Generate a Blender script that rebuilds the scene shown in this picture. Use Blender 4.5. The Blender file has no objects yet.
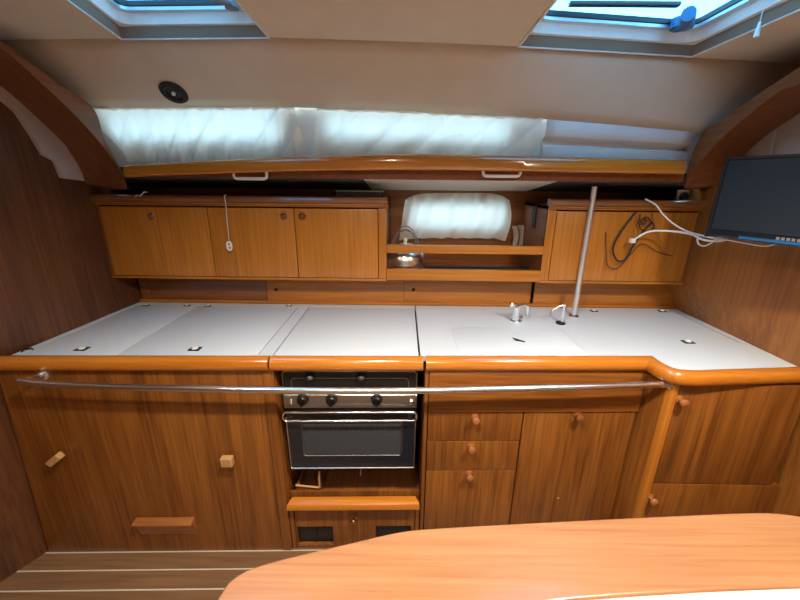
import bpy, bmesh, math, random
from mathutils import Vector, Matrix
random.seed(7)
S = bpy.context.scene
COL = S.collection
V = Vector
pi = math.pi

# ------------------------------------------------------------------ camera
FPX = 368.0
P_, R_, W_ = math.radians(17.8), math.radians(0.6), math.radians(0.3)
CAM = V((0, 0, 1.51))
r0 = V((math.cos(W_), math.sin(W_), 0)); f0 = V((-math.sin(W_), math.cos(W_), 0)); u0 = V((0, 0, 1))
FW = f0*math.cos(P_) - u0*math.sin(P_)
UP = f0*math.sin(P_) + u0*math.cos(P_)
RX = r0*math.cos(R_) + UP*math.sin(R_)
UX = -r0*math.sin(R_) + UP*math.cos(R_)
cd = bpy.data.cameras.new('camera'); cam = bpy.data.objects.new('camera', cd); COL.objects.link(cam)
m = Matrix.Identity(4)
for i in range(3):
    m[i][0] = RX[i]; m[i][1] = UX[i]; m[i][2] = -FW[i]; m[i][3] = CAM[i]
cam.matrix_world = m
cd.sensor_fit = 'HORIZONTAL'; cd.sensor_width = 36; cd.lens = FPX/800*36; cd.clip_start = .02
S.camera = cam

# measured points of the photograph carried onto the real planes of the cabin
def ray(x, y): return FW*FPX + RX*(x-400) - UX*(y-300)
def atz(x, y, z): d = ray(x, y); return CAM + d*((z-CAM.z)/d.z)
def aty(x, y, Y): d = ray(x, y); return CAM + d*(Y/d.y)
def atx(x, y, X): d = ray(x, y); return CAM + d*(X/d.x)
def atp(x, y, p0, n): d = ray(x, y); return CAM + d*((p0-CAM).dot(n)/d.dot(n))
SK = 0.027                      # the galley front runs very slightly out of square
def atf(x, y, y0=1.225):
    d = ray(x, y); p = CAM + d*(y0/(d.y-SK*d.x)); return V((p.x, y0, p.z))

# ------------------------------------------------------------------ materials
def nd(t, kind, **kw):
    n = t.nodes.new(kind)
    for k, v in kw.items(): setattr(n, k, v)
    return n
def base(name):
    mt = bpy.data.materials.new(name); mt.use_nodes = True
    t = mt.node_tree; b = t.nodes['Principled BSDF']
    return mt, t, b
def plain(name, col, rough=.5, metal=0, bump=0, bscale=200, var=.06, coat=0, spec=.5):
    mt, t, b = base(name)
    tc = nd(t, 'ShaderNodeTexCoord'); nz = nd(t, 'ShaderNodeTexNoise'); nz.inputs['Scale'].default_value = 9
    nz.inputs['Detail'].default_value = 4
    t.links.new(tc.outputs['Object'], nz.inputs['Vector'])
    cr = nd(t, 'ShaderNodeValToRGB')
    cr.color_ramp.elements[0].position = .3; cr.color_ramp.elements[1].position = .7
    cr.color_ramp.elements[0].color = (*[c*(1-var) for c in col], 1); cr.color_ramp.elements[1].color = (*[min(1, c*(1+var)) for c in col], 1)
    t.links.new(nz.outputs['Fac'], cr.inputs['Fac']); t.links.new(cr.outputs['Color'], b.inputs['Base Color'])
    b.inputs['Roughness'].default_value = rough; b.inputs['Metallic'].default_value = metal
    b.inputs['Coat Weight'].default_value = coat; b.inputs['Specular IOR Level'].default_value = spec
    if bump:
        n2 = nd(t, 'ShaderNodeTexNoise'); n2.inputs['Scale'].default_value = bscale
        bp = nd(t, 'ShaderNodeBump'); bp.inputs['Strength'].default_value = bump; bp.inputs['Distance'].default_value = .002
        t.links.new(tc.outputs['Object'], n2.inputs['Vector']); t.links.new(n2.outputs['Fac'], bp.inputs['Height'])
        t.links.new(bp.outputs['Normal'], b.inputs['Normal'])
    return mt
def wood(name, light, dark, axis='Z', rough=.35, coat=.0, fig=.5, scale=1.0, tilt=0, stripes=None):
    mt, t, b = base(name)
    tc = nd(t, 'ShaderNodeTexCoord'); oi = nd(t, 'ShaderNodeObjectInfo')
    ad = nd(t, 'ShaderNodeVectorMath', operation='MULTIPLY_ADD'); 
    t.links.new(oi.outputs['Random'], ad.inputs[0]); ad.inputs[1].default_value = (7, 5, 9)
    if stripes: t.links.new(tc.outputs['Object'], ad.inputs[2]); ad.inputs[1].default_value = (0, 0, 0)
    else: t.links.new(tc.outputs['Object'], ad.inputs[2])
    def noise(sc, detail, dist, along, across):
        mp = nd(t, 'ShaderNodeMapping')
        s = [across, across, across]; s['XYZ'.index(axis)] = along
        mp.inputs['Scale'].default_value = [q*scale for q in s]; mp.inputs['Rotation'].default_value = (0, tilt, 0)
        t.links.new(ad.outputs[0], mp.inputs['Vector'])
        n = nd(t, 'ShaderNodeTexNoise'); n.inputs['Scale'].default_value = sc; n.inputs['Detail'].default_value = detail
        n.inputs['Distortion'].default_value = dist
        t.links.new(mp.outputs[0], n.inputs['Vector']); return n.outputs['Fac']
    big = noise(1.6, 3, .6, .35, 3.0)          # broad figure
    fine = noise(16, 7, .4, .18, 6.0)          # streaky pores
    mid = noise(6, 3, 1.0, .35, 4.0)
    a = nd(t, 'ShaderNodeMath', operation='MULTIPLY'); a.inputs[1].default_value = 26; t.links.new(big, a.inputs[0])
    si = nd(t, 'ShaderNodeMath', operation='SINE'); t.links.new(a.outputs[0], si.inputs[0])
    s2 = nd(t, 'ShaderNodeMath', operation='MULTIPLY_ADD'); t.links.new(si.outputs[0], s2.inputs[0]); s2.inputs[1].default_value = .10*fig; s2.inputs[2].default_value = .0
    mx = nd(t, 'ShaderNodeMath', operation='MULTIPLY_ADD'); t.links.new(fine, mx.inputs[0]); mx.inputs[1].default_value = .85; t.links.new(s2.outputs[0], mx.inputs[2])
    m2 = nd(t, 'ShaderNodeMath', operation='MULTIPLY_ADD'); t.links.new(mid, m2.inputs[0]); m2.inputs[1].default_value = .35; t.links.new(mx.outputs[0], m2.inputs[2])
    cr = nd(t, 'ShaderNodeValToRGB'); cr.color_ramp.elements[0].position = .38; cr.color_ramp.elements[1].position = .82
    cr.color_ramp.elements[0].color = (*dark, 1); cr.color_ramp.elements[1].color = (*light, 1)
    t.links.new(m2.outputs[0], cr.inputs['Fac'])
    out = cr.outputs['Color']
    if stripes:
        pitch, off, wd = stripes
        sp = nd(t, 'ShaderNodeSeparateXYZ'); t.links.new(tc.outputs['Object'], sp.inputs[0])
        def mth(op, x, y):
            n = nd(t, 'ShaderNodeMath', operation=op)
            for i, q in enumerate((x, y)):
                if isinstance(q, (int, float)): n.inputs[i].default_value = q
                else: t.links.new(q, n.inputs[i])
            return n.outputs[0]
        y = mth('SUBTRACT', mth('SUBTRACT', sp.outputs['Y'], mth('MULTIPLY', sp.outputs['X'], SK)), off)
        fr = mth('FRACT', mth('DIVIDE', mth('ADD', y, 10*pitch), pitch), 0)
        msk = mth('LESS_THAN', fr, wd/pitch)
        mc = nd(t, 'ShaderNodeMix', data_type='RGBA'); t.links.new(msk, mc.inputs[0]); t.links.new(out, mc.inputs[6])
        mc.inputs[7].default_value = (.62, .58, .46, 1); out = mc.outputs[2]
    t.links.new(out, b.inputs['Base Color'])
    b.inputs['Roughness'].default_value = rough; b.inputs['Coat Weight'].default_value = coat; b.inputs['Coat Roughness'].default_value = .08
    bp = nd(t, 'ShaderNodeBump'); bp.inputs['Strength'].default_value = .12; bp.inputs['Distance'].default_value = .001
    t.links.new(fine, bp.inputs['Height']); t.links.new(bp.outputs['Normal'], b.inputs['Normal'])
    return mt
def cloth(name, col, tr=.5):
    mt, t, b = base(name)
    b.inputs['Base Color'].default_value = (*col, 1); b.inputs['Roughness'].default_value = .9
    tl = nd(t, 'ShaderNodeBsdfTranslucent'); tl.inputs['Color'].default_value = (*col, 1)
    mx = nd(t, 'ShaderNodeMixShader'); mx.inputs[0].default_value = tr
    tc = nd(t, 'ShaderNodeTexCoord'); n2 = nd(t, 'ShaderNodeTexNoise'); n2.inputs['Scale'].default_value = 60; n2.inputs['Detail'].default_value = 5
    bp = nd(t, 'ShaderNodeBump'); bp.inputs['Strength'].default_value = .35; bp.inputs['Distance'].default_value = .003
    t.links.new(tc.outputs['Object'], n2.inputs['Vector']); t.links.new(n2.outputs['Fac'], bp.inputs['Height'])
    t.links.new(bp.outputs['Normal'], b.inputs['Normal']); t.links.new(bp.outputs['Normal'], tl.inputs['Normal'])
    t.links.new(b.outputs[0], mx.inputs[1]); t.links.new(tl.outputs[0], mx.inputs[2])
    t.links.new(mx.outputs[0], t.nodes['Material Output'].inputs['Surface'])
    return mt
def glass(name, col, alpha=.2, rough=.02):
    mt, t, b = base(name)
    b.inputs['Base Color'].default_value = (*col, 1); b.inputs['Roughness'].default_value = rough
    tr = nd(t, 'ShaderNodeBsdfTransparent'); tr.inputs['Color'].default_value = (*col, 1)
    mx = nd(t, 'ShaderNodeMixShader'); mx.inputs[0].default_value = alpha
    t.links.new(tr.outputs[0], mx.inputs[1]); t.links.new(b.outputs[0], mx.inputs[2])
    t.links.new(mx.outputs[0], t.nodes['Material Output'].inputs['Surface'])
    return mt
M = {}
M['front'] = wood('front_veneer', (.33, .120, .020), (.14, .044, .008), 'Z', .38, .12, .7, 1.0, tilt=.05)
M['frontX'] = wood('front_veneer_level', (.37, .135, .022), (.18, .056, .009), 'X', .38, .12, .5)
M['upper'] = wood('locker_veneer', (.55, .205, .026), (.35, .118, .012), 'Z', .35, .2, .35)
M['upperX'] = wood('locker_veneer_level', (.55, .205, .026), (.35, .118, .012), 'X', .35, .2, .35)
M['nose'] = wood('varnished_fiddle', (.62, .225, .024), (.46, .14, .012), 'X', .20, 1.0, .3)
M['bulk'] = wood('bulkhead_veneer', (.16, .060, .020), (.07, .024, .009), 'Z', .45, .05, .8, .9, tilt=.1)  # left bulkhead: its shade is put into a darker veneer colour
M['bulk2'] = wood('bulkhead_veneer_warm', (.38, .145, .028), (.20, .068, .012), 'Z', .42, .08, .8, .9, tilt=-.15)  # right bulkhead: same veneer, lamplight put into a lighter colour
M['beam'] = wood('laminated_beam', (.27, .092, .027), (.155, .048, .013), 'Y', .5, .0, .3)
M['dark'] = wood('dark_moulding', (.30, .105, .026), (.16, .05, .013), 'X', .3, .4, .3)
M['table'] = wood('table_wood', (.40, .20, .095), (.28, .125, .052), 'X', .3, .5, .4)
M['peg'] = wood('pale_peg_wood', (.62, .38, .16), (.48, .27, .1), 'Z', .4, .2, .3)
M['floor'] = wood('teak_and_holly', (.26, .145, .07), (.16, .085, .04), 'X', .45, .1, .4, stripes=(.0795, 1.2195, .006))
M['white'] = plain('white_laminate', (.64, .715, .77), .4, bump=.0, bscale=400, var=.015, spec=.4)
M['white2'] = plain('white_moulding', (.78, .76, .72), .4, var=.02)
M['cream'] = plain('cream_headliner', (.67, .55, .425), .85, bump=.15, bscale=500, var=.03)
M['taupe'] = plain('taupe_fabric', (.23, .145, .095), .9, bump=.2, var=.04)
M['vinyl'] = plain('dark_vinyl', (.055, .055, .068), .7, var=.04)  # side-deck lining with the shade above the lockers put into its colour
M['creamL'] = plain('cream_lining', (.66, .60, .52), .7, bump=.1, var=.03)
M['pad'] = plain('quilted_lining', (.52, .44, .36), .85, bump=.3, bscale=60, var=.05)
M['chrome'] = plain('chrome', (.88, .90, .93), .24, 1, var=.01)
M['pole'] = plain('satin_steel', (.74, .75, .77), .38, .8, var=.01)
M['steel'] = plain('brushed_steel', (.52, .50, .48), .3, 1, var=.05)
M['brass'] = plain('aged_brass', (.45, .28, .10), .35, 1, var=.08)
M['alu'] = plain('anodised_frame', (.62, .68, .72), .35, .6, var=.03)
M['black'] = plain('black_plastic', (.012, .013, .016), .35, var=.1)
M['gap'] = plain('dark_recess', (.02, .016, .014), .8, var=.1)
M['enamel'] = plain('black_glass', (.014, .017, .024), .1, coat=.4, var=.05)
M['bezel'] = plain('tv_bezel', (.012, .014, .018), .25, var=.05)
M['screen'] = plain('tv_screen', (.018, .026, .034), .28, var=.03)
M['rubber'] = plain('black_cable', (.02, .016, .015), .5, var=.1)
M['wcable'] = plain('white_cable', (.80, .78, .72), .45, var=.03)
M['cord'] = plain('cotton_cord', (.62, .60, .55), .8, bump=.4, var=.05)
M['grey'] = plain('grey_plastic', (.20, .20, .20), .4, var=.05)
M['curtain'] = cloth('curtain_cloth', (.86, .79, .69), .34)
M['bluehandle'] = plain('blue_handle', (.02, .13, .30), .3, var=.05)
M['glass'] = glass('window_glass', (.86, .95, 1.0), .12)
M['hglass'] = glass('hatch_acrylic', (.47, .74, .90), .2)
M['oglass'] = glass('oven_glass', (.42, .45, .50), .12, .05)
M['knob'] = wood('turned_knob_wood', (.42, .17, .05), (.28, .10, .03), 'X', .28, .5, .3)

# ------------------------------------------------------------------ object helpers
class MB:
    def __init__(s): s.bm = bmesh.new()
    def _bev(s, geom_v, bev, seg=2):
        es = list({e for v in geom_v for e in v.link_edges})
        bmesh.ops.bevel(s.bm, geom=es, offset=bev, segments=seg, affect='EDGES', profile=.6)
    def box(s, x0, x1, y0, y1, z0, z1, bev=0, seg=2):
        r = bmesh.ops.create_cube(s.bm, size=1)
        for v in r['verts']:
            v.co = V(((x0+x1)/2 + v.co.x*(x1-x0), (y0+y1)/2 + v.co.y*(y1-y0), (z0+z1)/2 + v.co.z*(z1-z0)))
        if bev: s._bev(r['verts'], bev, seg)
        return s
    def prism(s, pts, ext, bev=0, seg=2):
        ext = V(ext); a = [s.bm.verts.new(V(p)) for p in pts]; b = [s.bm.verts.new(V(p)+ext) for p in pts]
        n = len(pts); s.bm.faces.new(a); s.bm.faces.new(list(reversed(b)))
        for i in range(n):
            s.bm.faces.new((a[i], b[i], b[(i+1) % n], a[(i+1) % n]))
        if bev: s._bev(a+b, bev, seg)
        return s
    def tube(s, path, r, seg=12, closed=False):
        path = [V(p) for p in path]; n = len(path); rings = []
        rr = r if isinstance(r, (list, tuple)) else [r]*n
        up = None
        for i in range(n):
            if closed: t = (path[(i+1) % n]-path[i-1])
            else: t = path[min(i+1, n-1)]-path[max(i-1, 0)]
            t.normalize()
            if up is None:
                up = V((0, 0, 1)) if abs(t.z) < .9 else V((1, 0, 0))
            a = (up - t*up.dot(t)).normalized(); up = a; b = t.cross(a)
            rings.append([s.bm.verts.new(path[i] + (a*math.cos(2*pi*k/seg)+b*math.sin(2*pi*k/seg))*rr[i]) for k in range(seg)])
        for i in range(n if closed else n-1):
            A, B = rings[i], rings[(i+1) % n]
            for k in range(seg): s.bm.faces.new((A[k], A[(k+1) % seg], B[(k+1) % seg], B[k]))
        if not closed:
            s.bm.faces.new(list(reversed(rings[0]))); s.bm.faces.new(rings[-1])
        return s
    def lathe(s, prof, c, ax=(0, 0, 1), seg=24):
        """prof: (radius, height) pairs along ax"""
        q = V((0, 0, 1)).rotation_difference(V(ax).normalized()); c = V(c); rings = []
        for r, h in prof:
            if r < 1e-6: rings.append([s.bm.verts.new(c + q @ V((0, 0, h)))])
            else: rings.append([s.bm.verts.new(c + q @ V((r*math.cos(2*pi*k/seg), r*math.sin(2*pi*k/seg), h))) for k in range(seg)])
        for A, B in zip(rings, rings[1:]):
            for k in range(seg):
                j = (k+1) % seg
                if len(A) == 1 and len(B) == 1: continue
                if len(A) == 1: s.bm.faces.new((A[0], B[j], B[k]))
                elif len(B) == 1: s.bm.faces.new((A[k], A[j], B[0]))
                else: s.bm.faces.new((A[k], A[j], B[j], B[k]))
        for rg in (rings[0], rings[-1]):
            if len(rg) > 1: s.bm.faces.new(rg)
        return s
    def sweep(s, path, prof, up=V((0, 0, 1)), inward=None):
        """open path of 3D points, closed profile of (out, up) pairs; 'out' is to the right of travel"""
        path = [V(p) for p in path]; n = len(path); rings = []
        for i in range(n):
            d0 = (path[i]-path[i-1]).normalized() if i else None
            d1 = (path[i+1]-path[i]).normalized() if i < n-1 else None
            if d0 is None: d0 = d1
            if d1 is None: d1 = d0
            n0 = d0.cross(up).normalized(); n1 = d1.cross(up).normalized()
            nn = (n0+n1).normalized(); k = 1/max(.3, nn.dot(n0))
            rings.append([s.bm.verts.new(path[i] + nn*(o*k) + up*h) for o, h in prof])
        m = len(prof)
        for A, B in zip(rings, rings[1:]):
            for k in range(m): s.bm.faces.new((A[k], A[(k+1) % m], B[(k+1) % m], B[k]))
        s.bm.faces.new(rings[0]); s.bm.faces.new(list(reversed(rings[-1])))
        return s
    def grid(s, fn, nu, nv):
        vs = [[s.bm.verts.new(fn(i/nu, j/nv)) for j in range(nv+1)] for i in range(nu+1)]
        for i in range(nu):
            for j in range(nv): s.bm.faces.new((vs[i][j], vs[i+1][j], vs[i+1][j+1], vs[i][j+1]))
        return s
    def build(s, name, mat, parent=None, shear=False, label=None, solid=0, ang=35, origin=None):
        bm = s.bm
        if shear:
            for v in bm.verts: v.co.y += SK*v.co.x
        if solid:
            bmesh.ops.recalc_face_normals(bm, faces=bm.faces)
            bmesh.ops.solidify(bm, geom=list(bm.faces), thickness=solid)
        bmesh.ops.recalc_face_normals(bm, faces=bm.faces)
        me = bpy.data.meshes.new(name); 
        xs = [v.co for v in bm.verts]
        lo = V([min(c[i] for c in xs) for i in range(3)]); hi = V([max(c[i] for c in xs) for i in range(3)])
        o3 = V(origin) if origin is not None else V(((lo.x+hi.x)/2, (lo.y+hi.y)/2, lo.z))
        for v in bm.verts: v.co -= o3
        bm.to_mesh(me); bm.free()
        for p in me.polygons: p.use_smooth = True
        me.set_sharp_from_angle(angle=math.radians(ang))
        me.materials.append(M[mat] if isinstance(mat, str) else mat)
        o = bpy.data.objects.new(name, me); COL.objects.link(o); o.location = o3
        if parent is not None:
            o.parent = parent; o.location = o3 - wloc(parent)
        if label: o['label'] = label
        return o
def wloc(o):
    p = V(o.location)
    while o.parent: o = o.parent; p += V(o.location)
    return p
def tag(o, label, cat, group=None):
    o['label'] = label; o['category'] = cat
    if group: o['group'] = group
    return o
def thing(name, loc, label, cat, group=None, shear=False):
    o = bpy.data.objects.new(name, None); COL.objects.link(o); o.empty_display_size = .05
    loc = V(loc)
    if shear: loc.y += SK*loc.x
    o.location = loc; return tag(o, label, cat, group)
def struct(o): o['kind'] = 'structure'; return o
def copy_tree(o, delta, parent=None):
    c = o.copy(); COL.objects.link(c)
    if parent is None: c.location = V(o.location)+V(delta)
    else: c.parent = parent
    for ch in [x for x in bpy.data.objects if x.parent == o]: copy_tree(ch, delta, c)
    return c
def holed(name, outer, holes, z, t, mat):
    cu = bpy.data.curves.new(name, 'CURVE'); cu.dimensions = '2D'; cu.fill_mode = 'BOTH'
    for lp in [outer]+holes:
        sp = cu.splines.new('POLY'); sp.points.add(len(lp)-1); sp.use_cyclic_u = True
        for q, p in zip(sp.points, lp): q.co = (p[0], p[1], 0, 1)
    cu.extrude = t/2
    tmp = bpy.data.objects.new(name, cu); COL.objects.link(tmp)
    me = bpy.data.meshes.new_from_object(tmp); bpy.data.objects.remove(tmp)
    me.name = name; me.materials.clear(); me.materials.append(M[mat])
    o = bpy.data.objects.new(name, me); COL.objects.link(o); o.location = (0, 0, z+t/2)
    return o
def rrect(cx, cy, w, h, r, n=6):
    out = []
    for (sx, sy, a0) in ((1, 1, 0), (-1, 1, 90), (-1, -1, 180), (1, -1, 270)):
        for k in range(n+1):
            a = math.radians(a0 + 90*k/n)
            out.append((cx+sx*(w/2-r)+r*math.cos(a), cy+sy*(h/2-r)+r*math.sin(a)))
    return out
def interp(xs, x):
    for (a, fa), (b, fb) in zip(xs, xs[1:]):
        if x <= b: return fa + (fb-fa)*max(0, (x-a))/(b-a)
    return xs[-1][1]

# ------------------------------------------------------------------ the setting
ZC, ZF, ZT = .89, -.05, 1.95
struct(MB().box(-1.75, 1.75, -1.7, 2.2, ZF-.06, ZF).build('floor', 'floor', origin=(0, 0, 0)))

Ys = [-1.65, .2, 1.0, 1.06, 1.2, 1.35, 1.55, 1.72, 1.85, 2.12]
Zs = [-.05, .4, .84, .88, .89, 1.05, 1.5, 1.57, 1.70, 1.80, 1.99]
def wl(y, z):
    low = interp([(-1.65, -1.70), (1.0, -1.66), (1.06, -1.61), (1.2, -1.535), (2.2, -1.50)], y)
    mid = interp([(-1.65, -1.50), (1.0, -1.47), (1.2, -1.455), (1.24, -1.435), (1.84, -1.388), (2.2, -1.388)], y)
    upp = interp([(-1.65, -1.44), (1.2, -1.43), (1.72, -1.405), (2.2, -1.40)], y)
    if z <= .89: return interp([(-.05, low), (.84, mid-.02), (.89, mid)], z)
    return interp([(.89, mid), (1.05, upp), (1.80, upp), (1.99, interp([(1.0, upp), (1.2, -1.76), (2.2, -1.76)], y))], z)
def wr(y, z):
    low = interp([(-1.65, 1.52), (2.2, 1.50)], y)
    mid = interp([(-1.65, 1.46), (1.2, 1.432), (1.85, 1.443), (2.2, 1.443)], y)
    upp = interp([(-1.65, 1.45), (1.2, 1.43), (1.72, 1.35), (2.2, 1.34)], y)
    if z <= .89: return interp([(-.05, low), (.4, low), (.84, mid+.01), (.89, mid)], z)
    return interp([(.89, mid), (1.05, upp), (1.57, upp), (1.99, interp([(1.0, upp), (1.2, 1.76), (2.2, 1.76)], y))], z)
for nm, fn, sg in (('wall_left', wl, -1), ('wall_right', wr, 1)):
    mb = MB(); bm = mb.bm
    A = [[bm.verts.new((fn(y, z), y, z)) for z in Zs] for y in Ys]
    B = [[bm.verts.new((fn(y, z)+sg*.03, y, z)) for z in Zs] for y in Ys]
    for i in range(len(Ys)-1):
        for j in range(len(Zs)-1):
            bm.faces.new((A[i][j], A[i+1][j], A[i+1][j+1], A[i][j+1])); bm.faces.new((B[i][j], B[i+1][j], B[i+1][j+1], B[i][j+1]))
    for i in range(len(Ys)-1):
        for j in (0, len(Zs)-1): bm.faces.new((A[i][j], A[i+1][j], B[i+1][j], B[i][j]))
    for j in range(len(Zs)-1):
        for i in (0, len(Ys)-1): bm.faces.new((A[i][j], A[i][j+1], B[i][j+1], B[i][j]))
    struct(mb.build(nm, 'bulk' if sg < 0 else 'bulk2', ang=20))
struct(MB().box(-1.75, 1.75, -1.73, -1.66, ZF, ZT+.05).build('wall_rear', 'creamL'))

# back wall (hull lining) with the small window
YB = 2.06
bw = [aty(410, 204, YB), aty(503, 227, YB)]
bx0, bx1, bz1, bz0 = bw[0].x, bw[1].x, bw[0].z, bw[1].z
mb = MB()
mb.box(-1.78, bx0, YB, YB+.04, ZF, 1.56); mb.box(bx1, 1.78, YB, YB+.04, ZF, 1.56)
mb.box(bx0, bx1, YB, YB+.04, ZF, bz0); mb.box(bx0, bx1, YB, YB+.04, bz1, 1.56)
struct(mb.build('wall_back', 'dark'))
w = struct(MB().box(bx0-.004, bx1+.004, YB+.02, YB+.026, bz0-.004, bz1+.004).build('window_3', 'glass'))
mb = MB(); fr = [(x, YB+.03, z) for x, z in rrect((bx0+bx1)/2, (bz0+bz1)/2, bx1-bx0+.01, bz1-bz0+.01, .03)]
mb.tube(fr, .006, 8, closed=True).build('window_frame', 'alu', w)
# lower back wall under worktop level / box beam behind the splash
# side-deck lining: slopes down outboard above the lockers; dark ends paint the shade
ya, za = 1.665, aty(500, 181, 1.665).z
yb, zb = YB, aty(500, 191, YB).z
def dz(y): return za+(zb-za)*(y-ya)/(yb-ya)
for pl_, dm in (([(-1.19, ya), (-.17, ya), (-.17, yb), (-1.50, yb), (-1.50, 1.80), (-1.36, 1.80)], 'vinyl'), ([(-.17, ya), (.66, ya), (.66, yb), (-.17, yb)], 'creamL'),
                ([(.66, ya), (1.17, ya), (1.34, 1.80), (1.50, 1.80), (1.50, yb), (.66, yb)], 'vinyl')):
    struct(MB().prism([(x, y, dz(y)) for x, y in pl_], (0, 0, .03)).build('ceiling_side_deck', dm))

struct(MB().box(-1.5, 1.5, 1.702, 1.716, dz(1.71)+.002, 1.572).build('ceiling_side_riser', 'vinyl'))  # added board, blocks daylight leaking in below the window strip
# ceiling: joint polyline, sloping cabin side, window strip
jp = [(-60, 41), (0, 40), (123, 38.5), (268, 37.5), (400, 41.5), (520, 46.5), (692, 57.5), (800, 64), (860, 68)]
J = [atz(x, y, ZT) for x, y in jp]
J[0].x = -1.80; J[-1].x = 1.80
LEp = [(60, 107), (95, 108), (200, 107.5), (300, 107.5), (400, 111), (530, 118), (610, 124.5), (690, 132), (720, 135)]
YL = 1.65
LE = [aty(x, y, YL) for x, y in LEp]
LE[0].x = -1.78; LE[-1].x = 1.78
def jz(x):
    return interp([(p.x, p.y) for p in J], x)
def lz(x): return interp([(p.x, p.z) for p in LE], x)
# hatch openings (quads in plan)
HL = [atz(70, 0, ZT), atz(122, 38, ZT), atz(268, 36.5, ZT), atz(240, 5, ZT)]
HR = [atz(556, 0, ZT), atz(520, 45.2, ZT), atz(692, 55.5, ZT), atz(800, 8, ZT)]
def toward(a, b, y):        # extend the side a->b to plan depth y
    t = (y-b.y)/(a.y-b.y); return b+(a-b)*t
def quad(H, y0): return [toward(H[0], H[1], y0), H[1], H[2], toward(H[3], H[2], y0)]
QL = quad(HL, .93); QR = quad(HR, .92)
for Q in (QL, QR):
    for i in (1, 2): Q[i].y = min(Q[i].y, jz(Q[i].x)-.006)
outer = [(-1.80, -1.7)] + [(p.x, p.y) for p in J] + [(1.80, -1.7)]
ceil = holed('ceiling', outer, [[(p.x, p.y) for p in QL], [(p.x, p.y) for p in QR]], ZT, .03, 'cream'); struct(ceil)
N = 40
xs_ = [-1.46 + (2.92)*i/N for i in range(N+1)]
def slope_pt(u, v):
    x = -1.78+3.56*u; a = V((x, jz(x)-.001, ZT-.0005)); b = V((x, YL, lz(x))); return a.lerp(b, v)
mb = MB()
for i in range(24):
    a, b = -1.78+3.56*i/24, -1.78+3.56*(i+1)/24
    mb.prism([(a, jz(a)-.004, ZT+.001), (b, jz(b)-.004, ZT+.001), (b, jz(b)+.09, ZT+.001), (a, jz(a)+.09, ZT+.001)], (0, 0, .034))
struct(mb.build('ceiling_joint', 'cream'))  # added unseen strip above the joint, keeps daylight out of the crack
mb = MB(); mb.grid(slope_pt, N, 6)
o = struct(mb.build('ceiling_slope', 'cream', ang=60)); 
md = o.modifiers.new('thickness', 'SOLIDIFY'); md.thickness = .025; md.offset = 1
# window strip wall (cream), behind the curtains, leaning
YW0, YW1 = 1.70, 1.675      # bottom, top
def strip_pt(x, f):         # f: 0 bottom (behind rail) .. 1 top
    z0 = 1.56; z1 = lz(x)+.01
    return V((x, YW0+(YW1-YW0)*f, z0+(z1-z0)*f))
def win(xp0, xp1, f0, f1): return (aty(xp0, 125, 1.69).x, aty(xp1, 125, 1.69).x, f0, f1)
W1 = win(114, 281, .49, .94); W2 = win(326, 506, .56, .92)
mb = MB()
def panel(x0, x1, f0, f1, d0=0, d1=.03):
    n = max(1, int((x1-x0)/.1))
    for i in range(n):
        a, b = x0+(x1-x0)*i/n, x0+(x1-x0)*(i+1)/n
        p = [strip_pt(a, f0), strip_pt(b, f0), strip_pt(b, f1), strip_pt(a, f1)]
        mb.prism([q+V((0, d0, 0)) for q in p], (0, d1-d0, 0))
panel(-1.70, W1[0], 0, 1); panel(W1[0], W1[1], 0, W1[2]); panel(W1[0], W1[1], W1[3], 1)
panel(W1[1], W2[0], 0, 1); panel(W2[0], W2[1], 0, W2[2]); panel(W2[0], W2[1], W2[3], 1); panel(W2[1], 1.70, 0, 1)
struct(mb.build('wall_cabin_side', 'white2'))
for i, Wn in enumerate((W1, W2)):
    mb = MB(); panel(Wn[0]-.003, Wn[1]+.003, Wn[2]-.01, Wn[3]+.01, .012, .018)
    w = struct(mb.build('window_%d' % (i+1), 'glass'))
    mb = MB()
    a, b = strip_pt(Wn[0]+.004, Wn[2]), strip_pt(Wn[1]-.004, Wn[3])
    pts = [strip_pt(Wn[0], Wn[2]), strip_pt(Wn[1], Wn[2]), strip_pt(Wn[1], Wn[3]), strip_pt(Wn[0], Wn[3])]
    for k in range(4): mb.tube([pts[k]+V((0, .024, 0)), pts[(k+1) % 4]+V((0, .024, 0))], .006, 8)
    mb.build('window_frame', 'alu', w)
# white moulded trim at the right end of the strip, with a horizontal fold
mb = MB(); x0, x1 = aty(545, 130, 1.66).x, aty(692, 140, 1.66).x
def fold(u, v):
    x = x0+(x1-x0)*u; p = strip_pt(x, .11+.89*v)
    bulge = .018 + .016*math.sin(pi*min(1, max(0, (v-.50)/.5)))**.6 if v > .5 else .018+.006*math.sin(pi*v/.5)
    if abs(v-.5) < .05: bulge = .004
    return p+V((0, -bulge, 0))
mb.grid(fold, 10, 24)
o = struct(mb.build('trim_3', 'white2', ang=60)); md = o.modifiers.new('t', 'SOLIDIFY'); md.thickness = .004; md.offset = -1

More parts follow.
